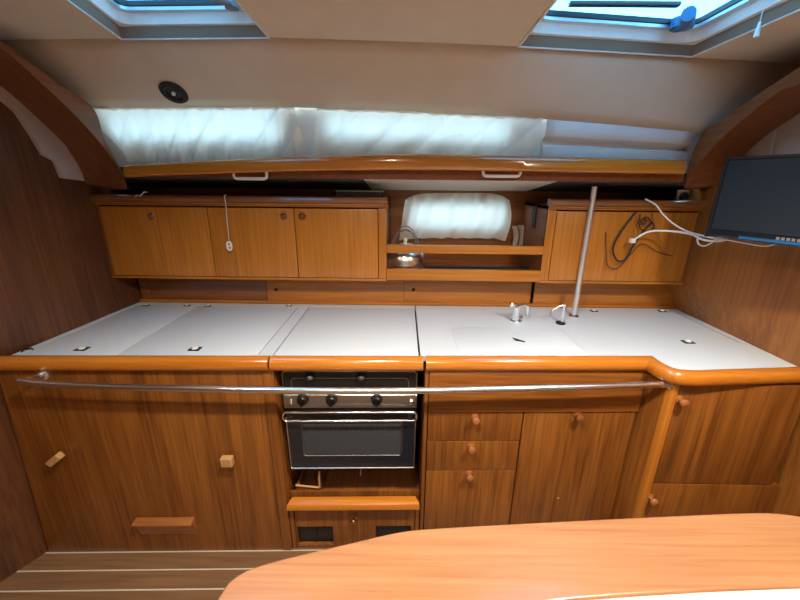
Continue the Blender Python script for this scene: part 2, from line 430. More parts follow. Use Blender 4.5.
# arched beams over both bulkheads
def smooth(pts, n=6):
    out = []
    P = [pts[0]]+list(pts)+[pts[-1]]
    for i in range(1, len(P)-2):
        for k in range(n):
            t = k/n; p0, p1, p2, p3 = P[i-1:i+3]
            out.append(.5*((2*p1)+(-p0+p2)*t+(2*p0-5*p1+4*p2-p3)*t*t+(-p0+3*p1-3*p2+p3)*t**3))
    out.append(P[-2]); return out
def beam(nm, outer, crease, low, xi, xo):
    O = smooth([atx(x, y, xi) for x, y in outer]); C_ = smooth([atx(x, y, xi) for x, y in crease]); L = smooth([atx(x, y, xo) for x, y in low])
    def rs(L_, n):
        d = [0]
        for a, b in zip(L_, L_[1:]): d.append(d[-1]+(b-a).length)
        out = []
        for i in range(n+1):
            s_ = d[-1]*i/n; k = max(j for j in range(len(d)) if d[j] <= s_+1e-9); k = min(k, len(L_)-2)
            out.append(L_[k].lerp(L_[k+1], (s_-d[k])/max(1e-9, d[k+1]-d[k])))
        return out
    n = 40; O, C_, L = rs(O, n), rs(C_, n), rs(L, n)
    mb = MB(); bm = mb.bm
    T = [V((xo, o.y+.03, o.z+.02)) for o in O]
    rows = [[bm.verts.new(p) for p in R] for R in (O, C_, L, T)]
    for a in range(4):
        b = (a+1) % 4
        for i in range(n): bm.faces.new((rows[a][i], rows[a][i+1], rows[b][i+1], rows[b][i]))
    bm.faces.new([r[0] for r in rows]); bm.faces.new([r[-1] for r in rows])
    return struct(mb.build(nm, 'beam', ang=30))
beam('trim_1', [(-70, -15), (0, 40), (54, 80), (93, 108), (105, 141), (122, 172), (127, 188)],
     [(-70, 15), (0, 48), (40, 82), (77, 117), (100, 143), (117, 166), (129, 189)],
     [(-70, 45), (0, 89), (28, 113), (58, 141), (77, 162), (95, 184), (100, 190)], -1.2, -1.42)
beam('trim_2', [(870, 20), (800, 67), (760, 93), (722, 120), (702, 135), (690, 160), (684, 188)],
     [(870, 35), (800, 83), (780, 91), (740, 122), (710, 150), (690, 178), (684, 189)],
     [(870, 62), (800, 113), (770, 133), (745, 155), (728, 178), (712, 188), (706, 190)], 1.2, 1.42)
# padded linings beyond the beams
def pad(nm, pts, x, ex, label):
    q = [atx(a, b, x) for a, b in pts]
    return MB().prism(q, (ex, 0, 0), bev=.005, seg=3).build(nm, 'pad')
o = pad('lining_panel', [(-60, 52), (0, 96), (18, 112), (33, 136), (44, 155), (55, 161), (62, 178), (92, 182), (93, 172), (70, 140), (30, 100), (0, 75), (-60, 30)], -1.40, -.02, '')
tag(o, 'quilted cream fabric lining panel under the left arched beam', 'lining')
o = pad('lining_panel', [(870, 58), (800, 105), (765, 128), (740, 150), (735, 185), (800, 185), (870, 180)], 1.418, .012, '')
tag(o, 'cream fabric lining panel behind the television under the right beam', 'lining')
o = MB().tube([atx(776, 131, 1.41), atx(773, 142, 1.408), atx(771, 160, 1.41)], .0035, 8).build('cord', 'cord')
tag(o, 'white cord hanging down above the television', 'cord')

# ------------------------------------------------------------------ hatches
def hatch(Q, label, blue, nm='roof_hatch'):
    c = sum(Q, V())/4
    h = thing(nm, (c.x, c.y, ZT), label, 'hatch', None)
    ins = lambda d, z: [V((p.x + (c.x-p.x)*d, p.y + (c.y-p.y)*d, z)) for p in Q]
    def loop(d, z, rad):          # inset quad with rounded corners
        q = ins(d, z); out = []
        if rad <= 0: rad = .0005
        for i in range(4):
            p, a, b = q[i], q[i-1], q[(i+1) % 4]
            da, db = (a-p).normalized(), (b-p).normalized()
            s_, e_ = p+da*rad, p+db*rad
            for k in range(7):
                t = k/6; out.append(s_*(1-t)**2 + p*(2*t*(1-t)) + e_*t*t)
        return out
    def ring(loops, name, mat, lab=None, ang=40):
        mb = MB(); bm = mb.bm; rows = [[bm.verts.new(p) for p in L] for L in loops]; n = len(rows[0])
        for a in range(len(rows)):
            b = (a+1) % len(rows)
            for i in range(n): bm.faces.new((rows[a][i], rows[a][(i+1) % n], rows[b][(i+1) % n], rows[b][i]))
        return mb.build(name, mat, h, label=lab, ang=ang)
    # thin white edge trim, fabric upstand, rounded white moulding, frame, acrylic
    ring([loop(.0, ZT-.005, .002), loop(-.02, ZT-.005, .002), loop(-.02, ZT-.0005, .002), loop(.0, ZT-.0005, .002)], 'edge_trim', 'white2', 'thin white edge trim')
    ring([loop(.004, ZT-.002, .002), loop(.024, ZT+.0305, .012), loop(-.03, ZT+.034, .004), loop(-.012, ZT-.001, .002)], 'upstand', 'taupe')
    ring([loop(.02, ZT+.029, .015), loop(.055, ZT+.032, .05), loop(.085, ZT+.062, .05), loop(.02, ZT+.07, .02)], 'moulding', 'white2', 'rounded white inner moulding', 50)
    ring([loop(.083, ZT+.060, .05), loop(.14, ZT+.063, .04), loop(.14, ZT+.088, .04), loop(.06, ZT+.088, .05)], 'frame', 'alu')
    ring([loop(.14, ZT+.072, .04), loop(.155, ZT+.074, .035), loop(.155, ZT+.088, .035), loop(.14, ZT+.088, .04)], 'seal', 'black')
    mb = MB(); L = loop(.10, ZT+.089, .05); mb.prism(L, (0, 0, .010)); mb.build('acrylic_lens', 'hglass', h)
    # folding stay and dog handle
    q = ins(.15, ZT+.070)
    p = q[1].lerp(q[2], .88)+V((0, -.03, 0))
    mb = MB(); mb.tube([p+V((0, .03, 0)), p+V((.0, -.02, -.012)), p+V((-.05, -.10, -.014))], .011 if blue == 'grey' else .020, 12)
    kr = .020 if blue == 'grey' else .034; mb.lathe([(0, -.014), (kr, -.014), (kr, .014), (0, .014)], p+V((0, 0, -.004)))
    mb.build('dog_handle', blue, h)
    p = q[1].lerp(q[2], .45)
    MB().box(p.x-.17, p.x+.17, p.y-.075, p.y-.055, ZT+.085, ZT+.097, .003).build('blind_bar', 'black', h)
    return h
hatch(QL, 'smaller square roof hatch above the left worktop with white moulding', 'grey')
hatch(QR, 'larger roof hatch at upper right, bright blue handle on its lid', 'bluehandle')
# tassel of the hatch blind
p = atz(765, 10, ZT-.005)
ts = thing('blind_tassel', p, 'white pull tassel hanging from the edge of the right roof hatch', 'tassel')
q = V((p.x-.005, p.y, p.z))
MB().tube([q, q+V((.0, 0, -.025))], .0012, 6).build('cord', 'cord', ts)
MB().lathe([(0, 0), (.003, -.001), (.004, -.012), (.007, -.035), (0, -.036)], q+V((0, 0, -.025))).build('bell', 'white2', ts)

# recessed spotlight in the sloping headliner
pa, pb, pc = slope_pt(.2, 0), slope_pt(.2, 1), slope_pt(.35, .5)
nrm = (pb-pa).cross(pc-pa).normalized()
if nrm.y > 0: nrm = -nrm
c = atp(174, 92, pa.lerp(pb, .5), nrm)
sp = thing('recessed_spotlight', c, 'round dark recessed spotlight in the sloping headliner above the left curtain', 'light')
MB().lathe([(.030, .0), (.048, .0), (.050, .004), (.046, .010), (.034, .012), (.028, .006), (.028, .002)], c, nrm, 36).build('bezel', 'gap', sp)
MB().lathe([(0, .001), (.031, .001), (.031, .004), (0, .004)], c, nrm, 36).build('bowl', 'black', sp)
MB().lathe([(0, .004), (.007, .004), (.007, .012), (.004, .014), (0, .015)], c, nrm, 20).build('bulb', 'white2', sp)

# ------------------------------------------------------------------ curtains
def curtain(nm, xa, xb, label, waves, seed, right_gather=0, left_cut=0, amp=.012, par=None):
    rnd = random.Random(seed); ph = [rnd.uniform(0, 6.28) for _ in range(8)]
    XA, XB = aty(xa, 120, 1.665).x, aty(xb, 120, 1.665).x
    def fn(u, v):       # v 0 top .. 1 bottom
        x = XA+(XB-XA)*u
        f = .985-.905*v
        slant = .10*v*(1 if right_gather else .5)
        if left_cut: x += left_cut*(v**1.2)*(1-u)**3
        if right_gather: x = x + right_gather*(v**1.3)*u**4
        ww = waves*(u+slant*.9)*2*pi
        fold_ = lambda t_: 1-2*abs(math.sin(t_))**.6
        d = amp*(.6*fold_(ww*.5+ph[0]+3*v) + .35*math.sin(ww*1.31+ph[1]+5*v) + .30*fold_(ww*1.1+ph[2]-2*v))*(.3+.7*min(1, v*1.6))
        top = .006*math.sin(ww*1.6+ph[3])*(1-v)
        belly = .012*math.sin(pi*min(1, v*1.05))
        p = strip_pt(min(1.39, max(-1.39, x)), f)
        return p + V((0, -.021-belly-max(-.016, d*.8)-.004, top*.3))
    mb = MB(); mb.grid(fn, 260, 30)
    # lift header tape
    c_ = thing(nm, (fn(.5, 1).x, fn(.5, 1).y, fn(.5, 1).z), label, 'curtain')
    o = mb.build('cloth', 'curtain', c_, ang=80)
    tp = MB(); 
    def tape(u, v):
        p = fn(u, 0); return p+V((0, -.003+.001*math.sin(u*waves*20), .002-.016*v+.0025*math.sin(u*waves*17+seed)))
    tp.grid(tape, 120, 2); t = tp.build('header_tape', 'curtain', c_, ang=80)
    return c_
curtain('curtain', 95, 296, 'gathered white curtain over the long window at the left, blue daylight behind', 7, 3, right_gather=.05, left_cut=.10, amp=.020)
curtain('curtain', 318, 541, 'gathered white curtain in the middle of the long window strip', 5, 11, right_gather=0, left_cut=-.035, amp=.016)

# small curtain in the locker opening
def smallc(u, v):
    xa = 405-6*v-5*math.sin(pi*v)*0; xb = 509+3*math.sin(pi*v)-4*v
    px = xa+(xb-xa)*u; py = 193+ 7*(abs(2*u-1)**6) + (45-7*(abs(2*u-1)**6)*.6)*v
    p = aty(px, py, 2.035)
    d = .006*math.sin(u*31+2*v)+.005*math.sin(u*57+v*3)+.004*math.sin(u*13+5*v)+ .006*math.sin(pi*v)
    return p+V((0, -d-.006, .002*math.sin(u*44)*v))
sc = thing('window_curtain', smallc(.5, 1), 'small white gathered curtain in the open locker behind the kettle', 'curtain')
MB().grid(smallc, 70, 20).build('cloth', 'curtain', sc, ang=80)
def strap(px0, px1, py0, py1, y):
    return lambda u, v: aty(px0+(px1-px0)*u+1.5*math.sin(v*3), py0+(py1-py0)*v, y)+V((0, -.004*math.sin(u*6+v*5), 0))
mb = MB(); mb.grid(strap(512, 517, 226, 246, 2.03), 4, 12); mb.grid(strap(518, 524, 225, 247, 2.026), 4, 12)
tag(mb.build('curtain_tie', 'curtain', ang=80, solid=.002), 'cream cloth curtain tie hanging right of the small curtain', 'curtain tie')

# ------------------------------------------------------------------ upper rail (grab fiddle under the windows)
rp = [(123, 165, 177.5), (180, 161.5, 175), (260, 158, 172.2), (330, 155.5, 170.5), (400, 153.8, 170), (465, 154.5, 170.5), (530, 156, 171.5), (610, 158, 173), (687, 160.3, 174.5)]
YR = 1.60
top = [aty(a, b, YR) for a, b, c_ in rp]; bot = [aty(a, c_, YR) for a, b, c_ in rp]
rail = thing('handrail', (0, YR, 1.54), 'long varnished wooden rail below the window curtains', 'rail')
mb = MB(); bm = mb.bm; rows = []
K = 60
for i in range(K+1):
    x = top[0].x + (top[-1].x-top[0].x)*i/K
    zt = interp([(p.x, p.z) for p in top], x); zb_ = interp([(p.x, p.z) for p in bot], x)
    h = zt-zb_; prof = [(.0, .12), (.0, .75), (.006, .93), (.016, 1.0), (.05, 1.0), (.06, .9), (.06, .0), (.012, .0), (.004, .04)]
    rows.append([bm.verts.new((x, YR-.004+d, zb_+h*f)) for d, f in prof])
for A, B in zip(rows, rows[1:]):
    for k in range(len(A)): bm.faces.new((A[k], A[(k+1) % len(A)], B[(k+1) % len(A)], B[k]))
bm.faces.new(rows[0]); bm.faces.new(rows[-1])
mb.build('rail_moulding', 'nose', rail, ang=40)
# fascia under/behind the rail
xs2 = [-1.21+2.40*i/24 for i in range(25)]
mb = MB()
for a, b in zip(xs2, xs2[1:]):
    za_ = interp([(p.x, p.z) for p in bot], a); zb2 = interp([(p.x, p.z) for p in bot], b)
    mb.prism([(a, 1.655, za_+.02), (b, 1.655, zb2+.02), (b, 1.655, za+.002), (a, 1.655, za+.002)], (0, .012, 0))
mb.build('fascia', 'beam', rail)
def uhandle(x0, x1, yt, yb_, lab):
    a, b = aty(x0, yb_, 1.625), aty(x1, yb_, 1.625); zt = aty(x0, yt, 1.625).z+.012
    r = .012
    pts = [V((a.x, a.y, zt)), V((a.x, a.y, a.z+r)), V((a.x+r*.3, a.y, a.z+r*.3)), V((a.x+r, a.y, a.z)), V((b.x-r, a.y, a.z)), V((b.x-r*.3, a.y, a.z+r*.3)), V((b.x, a.y, a.z+r)), V((b.x, a.y, zt))]
    MB().tube(pts, .0065, 10).build('pull_handle', 'white2', rail, label=lab)
uhandle(234, 267, 173, 178.5, 'white plastic pull handle at the left'); uhandle(483, 520, 172, 176, 'white plastic pull handle at the right')

# ------------------------------------------------------------------ upper lockers
YU = 1.72
def ux(x, y): return aty(x, y, YU).x
def uz(x, y): return aty(x, y, YU).z
zt = uz(390, 205); ztop = uz(390, 196.5); zb0 = uz(300, 279.5)
zd1, zd0 = uz(300, 208.5), uz(300, 278)
def cornice(par, x0, x1):
    # rounded top fiddle and two fine steps
    mb = MB(); prof = [(.0, -.002), (.014, -.002), (.022, .004), (.026, .013), (.022, .022), (.012, .028), (0, .028), (-.02, .028), (-.02, -.002)]
    mb.sweep([(x0, YU, zt+.006), (x1, YU, zt+.006)], prof).build('cornice', 'dark', par)
    MB().box(x0, x1, YU-.012, YU+.006, zt-.004, zt+.002, .001).box(x0, x1, YU-.006, YU+.006, zt-.012, zt-.007, .001).build('bead_moulding', 'upperX', par)
def knob(par, x, z, y=None):
    y = YU-.002 if y is None else y
    mb = MB(); mb.lathe([(.0, -.002), (.017, -.002), (.0175, .003), (.014, .006), (.011, .004), (.009, .001), (0, .001)], (x, y, z), (0, -1, 0), 24)
    k = mb.build('latch_rosette', 'dark', par)
    MB().lathe([(0, 0), (.007, 0), (.0075, .005), (.005, .008), (0, .0085)], (x, y-.001, z), (0, -1, 0), 16).build('push_button', 'brass', k)
def locker(label, x0, x1, doors, knobs, stile_l, stile_r, ylab):
    t = thing('wall_locker', ((x0+x1)/2, YU+.15, zb0), label, 'cabinet')
    mb = MB(); th = .014
    mb.box(x0, x1, YU, YB-.002, zb0, zb0+.012); mb.box(x0, x1, YU+.002, YB-.002, zt-.012, zt)          # bottom, top
    mb.box(x0, x0+th, YU, YB-.002, zb0, zt); mb.box(x1-th, x1, YU, YB-.002, zb0, zt)
    mb.build('carcass', 'beam', t)
    MB().box(x0+th, x1-th, YU+.018, YU+.022, zb0+.01, zt-.01).build('inner_panel', 'gap', t)
    MB().box(x0, x1, YU-.006, YU+.012, zb0-.002, zb0+.009, .002).build('bottom_rail', 'upperX', t)
    cornice(t, x0, x1+.006)
    if stile_r: MB().box(doors[-1][1]+.003, x1, YU-.003, YU+.014, zb0+.009, zd1+.004, .0015).build('stile', 'upper', t)
    if stile_l: MB().box(x0, doors[0][0]-.003, YU-.003, YU+.014, zb0+.009, zd1+.004, .0015).build('stile', 'upper', t)
    for (a, b), kx in zip(doors, knobs):
        d = MB().box(a, b, YU-.004, YU+.014, zb0+.0125, zd1, .0018).build('door', 'upper', t)
        knob(d, kx[0], kx[1], YU-.004)
    return t
d1, d2 = ux(211.5, 240), ux(296.2, 240)
xl0, xl1 = -1.402, ux(386.5, 240)
x378 = ux(378, 240)
locker('long wall locker on the left with three doors, above the worktop', xl0, xl1,
       [(xl0+.015, d1-.002), (d1+.002, d2-.002), (d2+.002, x378)],
       [(ux(152, 216), uz(152, 216)), (ux(284, 216), uz(284, 216)), (ux(302.5, 216), uz(302.5, 216))], 0, 1, '')
xr0, xr1 = ux(543, 250), 1.348
locker('wall locker on the right behind the steel pole and cables', xr0, xr1,
       [(ux(552, 250), xr1-.012)], [(ux(643, 222), uz(643, 222))], 1, 0, '')
tag(MB().box(aty(535, 218, 1.9).x*0+xr0-.008, xr0-.0005, 1.86, 1.90, uz(535, 232)+.0, uz(535, 207), .003).build('switch', 'black'),
    'small black switch on the side of the right wall locker', 'switch')

# open locker between them: shelf, fiddle rails
sh = thing('open_shelf', ((xl1+xr0)/2, YU+.1, zb0), 'open shelf between the wall lockers with two varnished fiddle rails', 'shelf')
MB().box(xl1+.001, xr0-.001, YU+.02, YB-.003, zb0, zb0+.012).build('shelf_board', 'dark', sh)
MB().box(xl1+.001, xr0-.001, YU-.010, YU+.012, uz(460, 280.5), uz(460, 269.5), .004).build('fiddle_rail', 'upperX', sh)
MB().box(xl1+.001, xr0-.001, YU-.010, YU+.012, uz(460, 253.5), uz(460, 245.3), .004).build('fiddle_rail', 'upperX', sh)

# kettle
kx, ky, kz = aty(405, 262, 1.86).x, 1.86, zb0+.0125
kt = thing('kettle', (kx, ky, kz), 'stainless steel kettle with wire handles behind the shelf rails', 'kettle')
MB().lathe([(0, 0), (.098, 0), (.106, .012), (.107, .06), (.100, .100), (.078, .128), (.04, .142), (0, .145)], (kx, ky, kz), seg=40).build('kettle_body', 'chrome', kt)
MB().lathe([(0, 0), (.012, 0), (.007, .01), (.012, .022), (.008, .03), (0, .031)], (kx, ky, kz+.143), seg=16).build('lid_knob', 'white2', kt)
for dy, rr, hh in ((-.02, .058, .115), (.0, .075, .105), (.02, .066, .125)):
    MB().tube([(kx+rr*math.cos(a), ky+dy, kz+.105+hh*math.sin(a)) for a in [pi*k/16 for k in range(17)]], .0024, 8).build('wire_handle', 'grey', kt)

# ------------------------------------------------------------------ splash: sliding panels behind the worktop
YS = 1.848
zs0 = ZC+.001; zs1 = zb0-.004
sl = thing('splash_rail', (0, YS, zs0), 'thin varnished rail along the back edge of the white worktop', 'rail')
MB().box(-1.385, 1.44, YS-.008, YS+.02, zs0, zs0+.014, .002).build('bottom_rail', 'upperX', sl)
MB().box(-1.385, 1.355, YS-.004, YS+.02, zs1-.006, zs1+.006, .002).build('top_rail', 'upperX', sl)
MB().box(-1.385, 1.44, YS+.03, YS+.036, zs0, zs1+.04).build('back_board', 'gap', sl)
def sx(x): return aty(x, 293, YS).x
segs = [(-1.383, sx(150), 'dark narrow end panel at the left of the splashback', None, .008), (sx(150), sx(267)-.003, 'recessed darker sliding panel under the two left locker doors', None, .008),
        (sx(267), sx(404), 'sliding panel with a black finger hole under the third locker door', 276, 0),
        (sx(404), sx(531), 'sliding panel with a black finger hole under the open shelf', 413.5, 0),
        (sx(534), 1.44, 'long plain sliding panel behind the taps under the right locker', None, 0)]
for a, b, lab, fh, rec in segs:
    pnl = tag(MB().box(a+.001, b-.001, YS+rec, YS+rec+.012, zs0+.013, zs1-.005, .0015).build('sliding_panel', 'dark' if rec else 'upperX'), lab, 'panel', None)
    if fh:
        p = aty(fh, 289.5, YS)
        MB().lathe([(0, 0), (.009, 0), (.0095, .002), (.006, .003), (0, .0022)], (p.x, YS-.0005, p.z), (0, -1, 0), 20).build('finger_hole', 'gap', pnl, label='black finger hole')

# ------------------------------------------------------------------ worktop with lids
T = .022
def yf(x): return 1.247+SK*x
wt = thing('worktop', (0, 1.5, ZC-T), 'white laminate galley worktop running under the wall lockers', 'worktop')
XL1, XL2, XL3 = -1.055, -.535, -.478          # seams of the lids
XS1 = .068
g = .0028
yb1 = YS-.009
mb = MB()
def slab(pts): mb.prism([(x, y, ZC-T) for x, y in pts], (0, 0, T))
slab([(-1.433, yf(-1.433)), (-1.40, yf(-1.4)), (-1.372, yb1), (-1.39, yb1)])
slab([(-1.372+.0, 1.80), (XS1, 1.80), (XS1, yb1), (-1.372, yb1)])
slab([(XL2+g, yf(XL2)), (XL3-g, yf(XL3)), (XL3-g, 1.80), (XL2+g, 1.80)])
# right part: follows the stepped front edge
E1 = atz(650, 355.5, ZC); E2 = atz(664, 364, ZC); E3 = atz(676, 369.0, ZC); E4 = atz(692, 370.3, ZC); E5 = atz(800, 367.3, ZC)
step = [V((E1.x, yf(E1.x), ZC)), E2, E3, E4, V((1.43, E5.y+.002, ZC))]
slab([(XS1+.002+g, yf(XS1)), (step[0].x, step[0].y)] + [(p.x, p.y) for p in step[1:]] + [(1.440, yb1), (XS1+.002+g, yb1)])
mb.build('worktop_slab', 'white', wt)
MB().box(-1.36, 1.40, 1.30, 1.82, ZC-T-.010, ZC-T-.001).build('substrate', 'gap', wt)
def lid(x0, x1, lab, x00=None):
    y1 = 1.798
    a = x0+g; b = x1-g; a0 = a if x00 is None else x00
    return (MB().prism([(a0, yf(a0), ZC-T), (b, yf(b), ZC-T), (b, y1, ZC-T), (a, y1, ZC-T)], (0, 0, T-.0004), bev=.0012).build('worktop_lid', 'white', wt, label=lab))
lid(-1.372, XL1, 'narrow white lid at the left end of the worktop', -1.398)
lid(XL1, XL2, 'wide white icebox lid in the left half of the worktop')
lid(XL3, XS1, 'white hinged lid covering the hob above the stove')
# sink cover
pts = rrect(.47, 1.405, .50, .265, .03)
MB().prism([(x, y, ZC+.0002) for x, y in pts], (0, 0, .0018), bev=.0006).build('sink_cover', 'white', wt)
# flush ring latches
def latch(px, py, lab, s=1.0, top=ZC, rz=0):
    p = atz(px, py, top+.001); t = MB().box(p.x-.021*s, p.x+.021*s, p.y-.016*s, p.y+.016*s, top+.0002, top+.003, .001).build('flush_latch', 'black', wt)
    MB().tube([(p.x+.008*s*math.cos(a), p.y+.008*s*math.sin(a), top+.0048) for a in [2*pi*k/16 for k in range(16)]], .0042*s, 8, closed=True).build('pull_ring', 'white2', t)
latch(82, 349, 'black flush latch with steel ring at the front of the narrow left lid')
latch(195, 349, 'black flush latch with steel ring at the front of the wide icebox lid')
latch(187, 305.5, 'small black latch on the back of the worktop left of the icebox seam', .7)
latch(208, 306.2, 'small black latch at the back left corner of the icebox lid', .7)
latch(289, 305.6, 'small black latch at the back right corner of the icebox lid', .7)
latch(146, 305.5, 'small black latch in the far left back corner of the worktop', .7)
latch(594, 311, 'small black latch right of the steel pole at the back of the worktop', .8)
latch(662, 311.2, 'small black latch in the far right back corner of the worktop', .8)
latch(688, 342, 'black flush latch with steel ring on the right end of the worktop')
p = atz(518, 340, ZC+.004)
mb = MB(); mb.prism([(p.x-.018, p.y+.02, ZC+.0038), (p.x-.012, p.y-.006, ZC+.0038), (p.x+.024, p.y-.022, ZC+.0038)], (0, 0, .004), bev=.001)
mb.build('finger_latch', 'black', wt)
p = atz(27, 351, ZC)
tag(MB().tube([(p.x-.008, p.y-.012, ZC+.002), (p.x-.01, p.y, ZC+.006), (p.x+.006, p.y+.012, ZC+.006), (p.x+.016, p.y+.008, ZC+.003)], .003, 8).build('wire_hook', 'black'), 'tiny black hook at the front left corner of the worktop', 'hook')
p0, p1 = atz(676, 313, ZC), atz(740, 343, ZC)
MB().prism([(p0.x-.002, p0.y, ZC+.0002), (p1.x-.002, p1.y, ZC+.0002), (p1.x+.001, p1.y-.002, ZC+.0002), (p0.x+.001, p0.y, ZC+.0002)], (0, 0, .0008)).build('seam', 'grey', wt)

# nosing (front edge moulding) in three runs
prof = [(-.0, -.001), (-.0, -.038), (.010, -.046), (.030, -.046), (.040, -.040), (.045, -.028), (.045, -.014), (.040, -.002), (.030, .005), (.016, .007), (.006, .005)]
def nosing(path, lab):
    p = [V((q[0], q[1], ZC)) for q in path]
    return MB().sweep(p, prof).build('edge_fiddle', 'nose', wt, ang=40, label=lab)
nosing([(-1.452, yf(-1.452)), (-.485, yf(-.485))], 'varnished wooden front edge of the left worktop run')
nosing([(-.477, yf(-.477)-.001), (XS1+.012, yf(XS1)-.001)], 'short varnished wooden front edge above the stove')
st = smooth([step[0]+V((.006, -.006, 0)), E2, E3, E4, E4.lerp(step[-1], .2)], 6)
nosing([(XS1+.022, yf(XS1+.022)), (step[0].x, step[0].y)] + [(p.x, p.y) for p in st] + [(1.425, step[-1].y)], 'varnished wooden front edge stepping forward at the right end')

# ------------------------------------------------------------------ taps, pole
p = atz(516, 321.5, ZC)
tp = thing('hand_pump_tap', (p.x, p.y, ZC), 'stubby chrome tap with a ball knob left of the slim tap', 'tap')
def at_(dx, dy, dz): return (p.x+dx, p.y+dy, ZC+dz)
MB().lathe([(0, 0), (.026, 0), (.026, .006), (.019, .012), (0, .012)], at_(0, 0, 0)).build('base', 'chrome', tp)
MB().lathe([(0, .01), (.017, .01), (.015, .05), (.018, .07), (.014, .085), (0, .088)], at_(-.004, 0, 0)).build('body', 'chrome', tp)
MB().tube([at_(.0, 0, .072), at_(.035, .01, .08), at_(.05, .01, .074), at_(.052, .008, .03)], [.011, .01, .009, .008], 12).build('spout', 'chrome', tp)
MB().tube([at_(-.006, 0, .075), at_(-.022, -.002, .085)], .006, 10).build('lever', 'chrome', tp)
MB().lathe([(0, -.014), (.010, -.01), (.014, 0), (.010, .010), (0, .014)], at_(-.028, -.003, .086)).build('ball_knob', 'chrome', tp)
p = atz(560.5, 323.5, ZC)
tp = thing('slim_tap', (p.x, p.y, ZC), 'slim chrome tap with thin bent spout beside the steel pole', 'tap')
MB().lathe([(0, 0), (.022, 0), (.022, .005), (.014, .009), (0, .009)], at_(0, 0, 0)).build('base', 'black', tp, label='black base collar')
MB().tube([at_(.004, 0, .008), at_(.005, 0, .095)], .0065, 12).build('post', 'chrome', tp)
MB().tube([at_(.005, 0, .091), at_(-.02, 0, .083), at_(-.045, 0, .066), at_(-.052, 0, .044)], .0042, 10).build('spout', 'chrome', tp)
p = atz(573.5, 316.5, ZC)
pl = thing('support_pole', (p.x, p.y, ZC), 'polished steel pole standing on the worktop up to the window rail', 'pole')
MB().tube([(p.x, p.y, ZC+.002), (p.x, p.y, 1.499)], .0115, 20).build('pole', 'pole', pl)
MB().lathe([(.0118, 0), (.024, 0), (.024, .004), (.014, .012), (.0118, .012)], (p.x, p.y, ZC+.0003)).build('foot_flange', 'chrome', pl)

# ------------------------------------------------------------------ base units
YFc = 1.225
# left unit
lu = thing('base_cabinet', (-1.0, 1.5, ZF), 'left base cabinet with one large removable wooden front', 'cabinet', None)
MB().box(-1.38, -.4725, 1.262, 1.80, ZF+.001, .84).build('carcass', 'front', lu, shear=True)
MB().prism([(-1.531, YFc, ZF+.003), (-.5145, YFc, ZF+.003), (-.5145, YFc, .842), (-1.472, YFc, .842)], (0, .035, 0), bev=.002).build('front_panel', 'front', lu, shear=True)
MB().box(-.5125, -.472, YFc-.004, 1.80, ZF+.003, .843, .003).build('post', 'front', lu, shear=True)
def peg(px, py, tilt):
    p = atf(px, py, YFc-.02)
    k = MB()
    c0 = V((p.x, YFc-.001, p.z)); L = .03; a = tilt
    def b(w, h, y0, y1, bev):
        r = bmesh.ops.create_cube(k.bm, size=1)
        for v in r['verts']:
            x, z = v.co.x*w, v.co.z*h
            v.co = V((c0.x + x*math.cos(a)-z*math.sin(a), (y0+y1)/2+v.co.y*(y1-y0), c0.z + x*math.sin(a)+z*math.cos(a)))
        k._bev(r['verts'], bev, 3)
    b(.066 if tilt else .046, .027 if tilt else .042, YFc-.040, YFc-.014, .006)
    o = k.build('turn_peg', 'peg', lu, shear=True, label='pale wooden turn peg, tilted' if tilt else 'pale wooden turn peg')
    MB().lathe([(0, 0), (.008, 0), (.008, .018), (0, .018)], c0+V((0, .0005, 0)), (0, -1, 0), 12).build('spindle', 'brass', o, shear=True)
peg(57, 458, math.radians(38)); peg(228, 460, 0)
# ledge handle
a, b = atf(131, 521.5, YFc-.03), atf(191, 521.5, YFc-.03); z0 = atf(160, 532, YFc).z
mb = MB(); mb.prism([(a.x+.0, YFc-.001, a.z-.008), (a.x, YFc-.034, a.z-.012), (a.x, YFc-.038, a.z-.020), (a.x, YFc-.022, a.z-.026), (a.x, YFc-.018, a.z-.034), (a.x, YFc-.001, z0-.012)], (b.x-a.x, 0, 0), bev=.003)
mb.build('ledge_handle', 'knob', lu, shear=True)

# stove bay: floor shelf, fiddle, vented locker front
sb = thing('stove_bay', (-.2, 1.5, ZF), 'recess under the stove with wooden fiddle shelf and two dark vents', 'cabinet')
Xa, Xb = -.470, .088
MB().box(Xa+.001, Xb-.001, 1.26, 1.79, .175, .190, .002).build('shelf_board', 'beam', sb, shear=True)
MB().box(Xa+.001, Xb-.001, 1.782, 1.80, .19, .84).build('back_board', 'gap', sb, shear=True)
MB().box(Xa+.001, Xb-.001, 1.262, 1.270, .191, .240, .001).build('front_board', 'front', sb, shear=True)
prf = [(0, -.035), (.030, -.035), (.038, -.030), (.040, -.018), (.034, -.004), (.020, .004), (0, .004)]
z1 = atf(354, 503.5, 1.20).z
mb = MB(); 
ring = []
for x, xo in ((Xa+.003, .018), (Xb-.003, -.018)):
    ring.append([mb.bm.verts.new((x+(xo*(1-o/.04) if True else 0), 1.232-o, z1+h)) for o, h in prf])
A, B = ring
for k in range(len(A)): mb.bm.faces.new((A[k], A[(k+1) % len(A)], B[(k+1) % len(A)], B[k]))
mb.bm.faces.new(A); mb.bm.faces.new(B)
mb.build('shelf_fiddle', 'nose', sb, shear=True)
zp1 = z1-.037
